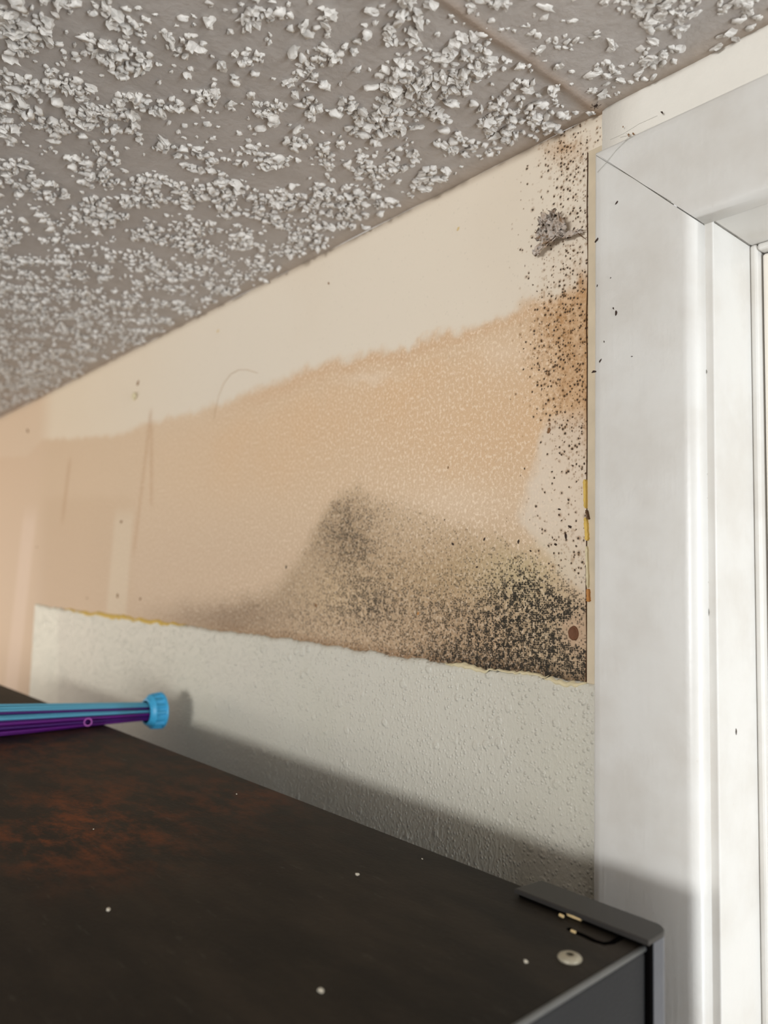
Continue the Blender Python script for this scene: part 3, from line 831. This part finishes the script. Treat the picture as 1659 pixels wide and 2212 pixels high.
# cap: neck flare, ribbed drum, open dark rim
seg = 64; ringc = []
capL = 0.0205; Rc = 0.0158
rows_ = [(-0.011, 0.0098, 0), (-0.0108, 0.0112, 0), (-0.0085, 0.0122, 0), (-0.0062, 0.0140, 0), (-0.0050, 0.0146, 0), (-0.0046, 0.0146, 1), (0.0062, 0.0152, 1), (0.0066, 0.0158, 0), (0.0084, 0.0161, 0), (0.0094, 0.0155, 0), (0.0094, 0.0, 0)]
V = []; F = []
for y, r_, rib in rows_:
    for k in range(seg):
        an = 2*math.pi*k/seg
        rr_ = max(r_, 1e-5) - (0.0013 if rib and (k % 4) >= 2 else 0)
        V.append((rr_*math.cos(an), 0.1+y*0.72, zc_ + rr_*math.sin(an)))
for i in range(len(rows_)-1):
    for k in range(seg): F.append((i*seg+k, i*seg+(k+1) % seg, (i+1)*seg+(k+1) % seg, (i+1)*seg+k))
capo = meshobj('end_cap', V, F, M['bluecap'], bun, False); capo['label'] = 'ribbed sky blue plastic end cap'
rib = []
for k in range(16):
    an = 2*math.pi*(k*4+0.5)/seg
    V, F = [], []
    for y, r_ in ((-0.0046, 0.0148), (0.0064, 0.0156)):
        for da, dr_ in ((-0.035, -0.0006), (-0.03, 0.0004), (0.03, 0.0004), (0.035, -0.0006)):
            V.append(((r_+dr_)*math.cos(an+da), 0.1+y*0.72, zc_+(r_+dr_)*math.sin(an+da)))
    F = [(0, 1, 5, 4), (1, 2, 6, 5), (2, 3, 7, 6), (0, 1, 2, 3), (4, 5, 6, 7)]
    meshobj('rib', V, F, M['bluecap'], capo)

# hollow straw end poking out of the bundle towards the room
Ro, Ri = 0.0033, 0.0024
cs = PX(190, 1560, bxw + 0.0135)
v_ = CAM - cs; v_[2] *= 0.6; v_ = v_/np.linalg.norm(v_)
ax = Vector(v_); e1 = ax.cross(Vector((0, 0, 1))).normalized(); e2 = e1.cross(ax)
n = 24
def ring_mesh(rows, mat, par, nm):
    V = []; F = []
    for d_, r_ in rows:
        for k in range(n):
            q = ax*d_ + (e1*math.cos(2*math.pi*k/n) + e2*math.sin(2*math.pi*k/n))*r_ + Vector(bl(cs))
            V.append(q)
    for i in range(len(rows)-1):
        for k in range(n): F.append((i*n+k, i*n+(k+1) % n, (i+1)*n+(k+1) % n, (i+1)*n+k))
    return meshobj(nm, V, F, mat, par, False)
st = ring_mesh(((-0.016, Ro), (0.0, Ro), (0.0, Ri)), M['pink'], bun, 'straw_end'); st['label'] = 'hollow pink-purple straw end'
ring_mesh(((-0.0001, Ri), (-0.012, Ri), (-0.012, 0.00001)), M['pinkin'], st, 'straw_bore')

# ------------------------------------------------------------------ crumpled scrap on the wall
def sheet(bm, pts_px, width, lift, seed, nu=22, nv=9):
    """crumpled strip following a pixel path on the wall, curling off it"""
    P = [Vector(PY(a_, b_, 0.0)) for a_, b_ in pts_px]
    g = []
    for i in range(nu):
        t_ = i/(nu-1)*(len(P)-1); k = min(int(t_), len(P)-2); c = P[k].lerp(P[k+1], t_-k)
        d_ = (P[k+1]-P[k]).normalized(); s_ = Vector((-d_.z, 0, d_.x))
        row = []
        for j in range(nv):
            v = (j/(nv-1)-0.5)*2
            e = math.sin(math.pi*(0.12+0.76*i/(nu-1)))
            w_ = width*e*(0.75+0.5*mnoise.noise((i*0.35, j*0.2, seed)))
            q = c + s_*v*w_
            nz1 = Vector((mnoise.noise((i*0.45, j*0.5, seed)), mnoise.noise((i*0.45, j*0.5, seed+20)), mnoise.noise((i*0.45, j*0.5, seed+40))))
            nz2 = Vector((mnoise.noise((i*1.1, j*1.2, seed+3)), mnoise.noise((i*1.1, j*1.2, seed+23)), mnoise.noise((i*1.1, j*1.2, seed+43))))
            y = -(0.0012 + lift*(0.6*e + 0.5*v*v) + abs(nz1.y)*lift*0.9 + nz2.y*lift*0.35)
            row.append(bm.verts.new((q.x + nz1.x*width*0.5 + nz2.x*width*0.22, min(y, -0.0006), q.z + nz1.z*width*0.5 + nz2.z*width*0.22)))
        g.append(row)
    for i in range(nu-1):
        for j in range(nv-1): bm.faces.new((g[i][j], g[i+1][j], g[i+1][j+1], g[i][j+1]))
bm = bmesh.new()
sheet(bm, [(1170, 505), (1195, 512), (1228, 502)], 0.0062, 0.0042, 2.0)
sheet(bm, [(1196, 468), (1210, 482), (1230, 508)], 0.0056, 0.0046, 5.0)
sheet(bm, [(1164, 556), (1182, 538), (1204, 520), (1226, 512)], 0.0036, 0.0044, 9.0)
sheet(bm, [(1172, 488), (1186, 482), (1204, 490)], 0.0040, 0.0040, 13.0)
sheet(bm, [(1215, 516), (1240, 512), (1266, 503)], 0.0022, 0.0030, 17.0)
bmesh.ops.solidify(bm, geom=bm.faces[:], thickness=0.0004)
sc0 = bmobj('crumpled_scrap', bm, M['scrap'], None, True)
tag(sc0, 'crumpled greyish brown scrap stuck to the wall beside the casing', 'debris')
for pts in ([(1236, 503), (1252, 498), (1268, 497)], [(1244, 500), (1256, 510), (1266, 517)], [(1205, 470), (1210, 462), (1214, 456)]):
    P3 = [PY(a_, b_, -0.0030) for a_, b_ in pts]
    tube('fibre', P3, [0.00035, 0.0003, 0.0001], M['fibre'], sc0, 5)

# ------------------------------------------------------------------ specks, chips, holes
def speck(px, py, r, mat=M['speck'], y=0.0, parent=wall, asp=1.3, k=0, name='dirt_speck'):
    p = PY(px, py, y)
    rt = random.uniform(0, 3.14); c0, s0 = math.cos(rt), math.sin(rt)
    lv = lump_shape(IV1, k+300, 0.5)
    x = lv[:, 0]*r*asp; z = lv[:, 2]*r/asp
    V = np.stack([p[0]+x*c0-z*s0, y + lv[:, 1]*r*0.35, p[2]+x*s0+z*c0], -1)
    return meshobj(name, V, [tuple(f) for f in IF1], mat, parent)
for k, (a_, b_, r_, mt) in enumerate(((60, 931, 0.0034, 'speck2'), (298, 828, 0.0024, 'speck2'), (618, 1225, 0.0011, 'speck'), (710, 612, 0.0010, 'speck2'), (262, 1127, 0.0020, 'speck2'), (254, 1287, 0.0022, 'speck2'), (303, 1294, 0.0016, 'speck2'), (188, 1292, 0.0013, 'speck2'), (80, 1182, 0.0013, 'speck2'), (682, 1308, 0.0014, 'speck2'), (471, 715, 0.0014, 'chip'), (990, 494, 0.0011, 'chip'), (968, 1010, 0.0007, 'speck2'), (978, 1175, 0.0009, 'speck'), (1030, 1225, 0.0007, 'speck'), (1120, 1170, 0.0009, 'speck'), (1222, 1158, 0.0011, 'speck'), (1200, 1176, 0.0008, 'speck'), (1231, 1138, 0.0009, 'speck'), (1146, 1190, 0.0006, 'speck'), (1046, 1165, 0.0008, 'speck'), (903, 1325, 0.0009, 'orange'), (1186, 930, 0.0013, 'speck2'), (1187, 915, 0.0006, 'speck2'), (1208, 1100, 0.0006, 'speck'), (960, 1123, 0.0005, 'speck'))):
    speck(a_, b_, r_, M[mt], -0.0001, wall, 1.35, k)
ch = speck(290, 856, 0.0046, M['cream_torn'], -0.0016, wall, 1.1, 77, 'plaster_chip')
for k, (a_, b_, r_) in enumerate(((1289, 519, 0.0009), (1332, 438, 0.0007), (1331, 676, 0.0009), (1325, 666, 0.0005), (1297, 779, 0.0007), (1283, 803, 0.0009), (1290, 617, 0.0004), (1319, 600, 0.0003), (1305, 738, 0.0004), (1365, 770, 0.0004))):
    speck(a_, b_, r_, M['speck'], -TC-0.0001, trim1, 1.5, k+30)
p = PX(1590, 1580, XJ)
V = lump_shape(IV1, 401, 0.5)*np.array((0.0003, 0.0007, 0.0016)) + p
sj = meshobj('dirt_speck', V, [tuple(f) for f in IF1], M['speck'], door); sj.location = (-XJ, 0, 0)
for k, (a_, b_, r_) in enumerate(((1430, 243, 0.0006), (1346, 274, 0.0004), (1358, 292, 0.0007), (1368, 289, 0.0006))):
    speck(a_, b_, r_, M['speck2' if k else 'speck'], -TC*0.2-0.0016, trim2, 1.5, k+60)
# round brown plug by the corner
pc = PY(1240, 1368); V = []; F = []; n = 20
for i, (r_, y_) in enumerate(((0.0034, -0.0002), (0.0030, -0.0012), (0.0026, -0.0009), (0.0016, -0.0004), (0.00001, -0.0006))):
    for k in range(n):
        an = 2*math.pi*k/n; rr_ = r_*(1+0.10*mnoise.noise((math.cos(an)*1.5, math.sin(an)*1.5, i*0.3)))
        V.append((pc[0]+rr_*math.cos(an)*0.92, y_ - (0.0003*mnoise.noise((math.cos(an)*2, math.sin(an)*2, i))), pc[2]+rr_*math.sin(an)*1.08))
for i in range(4):
    for k in range(n): F.append((i*n+k, i*n+(k+1) % n, (i+1)*n+(k+1) % n, (i+1)*n+k))
pl = meshobj('screw_plug', V, F, M['hole'], wall, True); pl['label'] = 'round reddish brown plug in the mould'
# loose hair on the wall
hp = [(462, 905), (465, 885), (472, 855), (483, 828), (498, 808), (515, 799), (535, 799), (556, 806)]
tag(tube('hair', [PY(a_, b_, -0.0006) for a_, b_ in hp], 0.00015, M['hair'], None, 5), 'curved tan hair stuck on the wall above the stain', 'hair')
# cobweb in the casing corner
web = empty('cobweb', PY(1310, 320, -TC)); tag(web, 'thin grey cobweb strands across the mitred casing corner', 'cobweb')
for pts in ([(1290, 372), (1310, 350), (1330, 325), (1350, 305), (1366, 293)], [(1318, 302), (1345, 290), (1380, 268), (1420, 250)], [(1350, 305), (1362, 290), (1352, 289)], [(1340, 297), (1356, 293), (1368, 290)]):
    V, F = tube_geo([PY(a_, b_, -TC-0.0006) for a_, b_ in pts], 0.00010, 5)
    o_ = meshobj('web_strand', V, F, M['web'], web); o_.matrix_parent_inverse = Matrix.Translation(-web.location)
# dead bug / dirt clot in the ceiling corner
p = PZ(1285, 228, CEIL-0.0006)
bug = empty('dead_insect', p); tag(bug, 'tiny dark brown dead insect in the ceiling corner', 'insect')
V = lump_shape(IV1, 501, 0.6)*np.array((0.0016, 0.0010, 0.0008)); meshobj('insect_body', V, [tuple(f) for f in IF1], M['speck'], bug)
for a_ in (0.4, 1.3, 2.2, 3.6, 4.6, 5.6):
    tube('insect_leg', [(0, 0, -0.0002), (0.0018*math.cos(a_), 0.0018*math.sin(a_), -0.0009), (0.0032*math.cos(a_+.2), 0.0032*math.sin(a_+.2), 0.0001)], 0.00012, M['speck'], bug, 4)
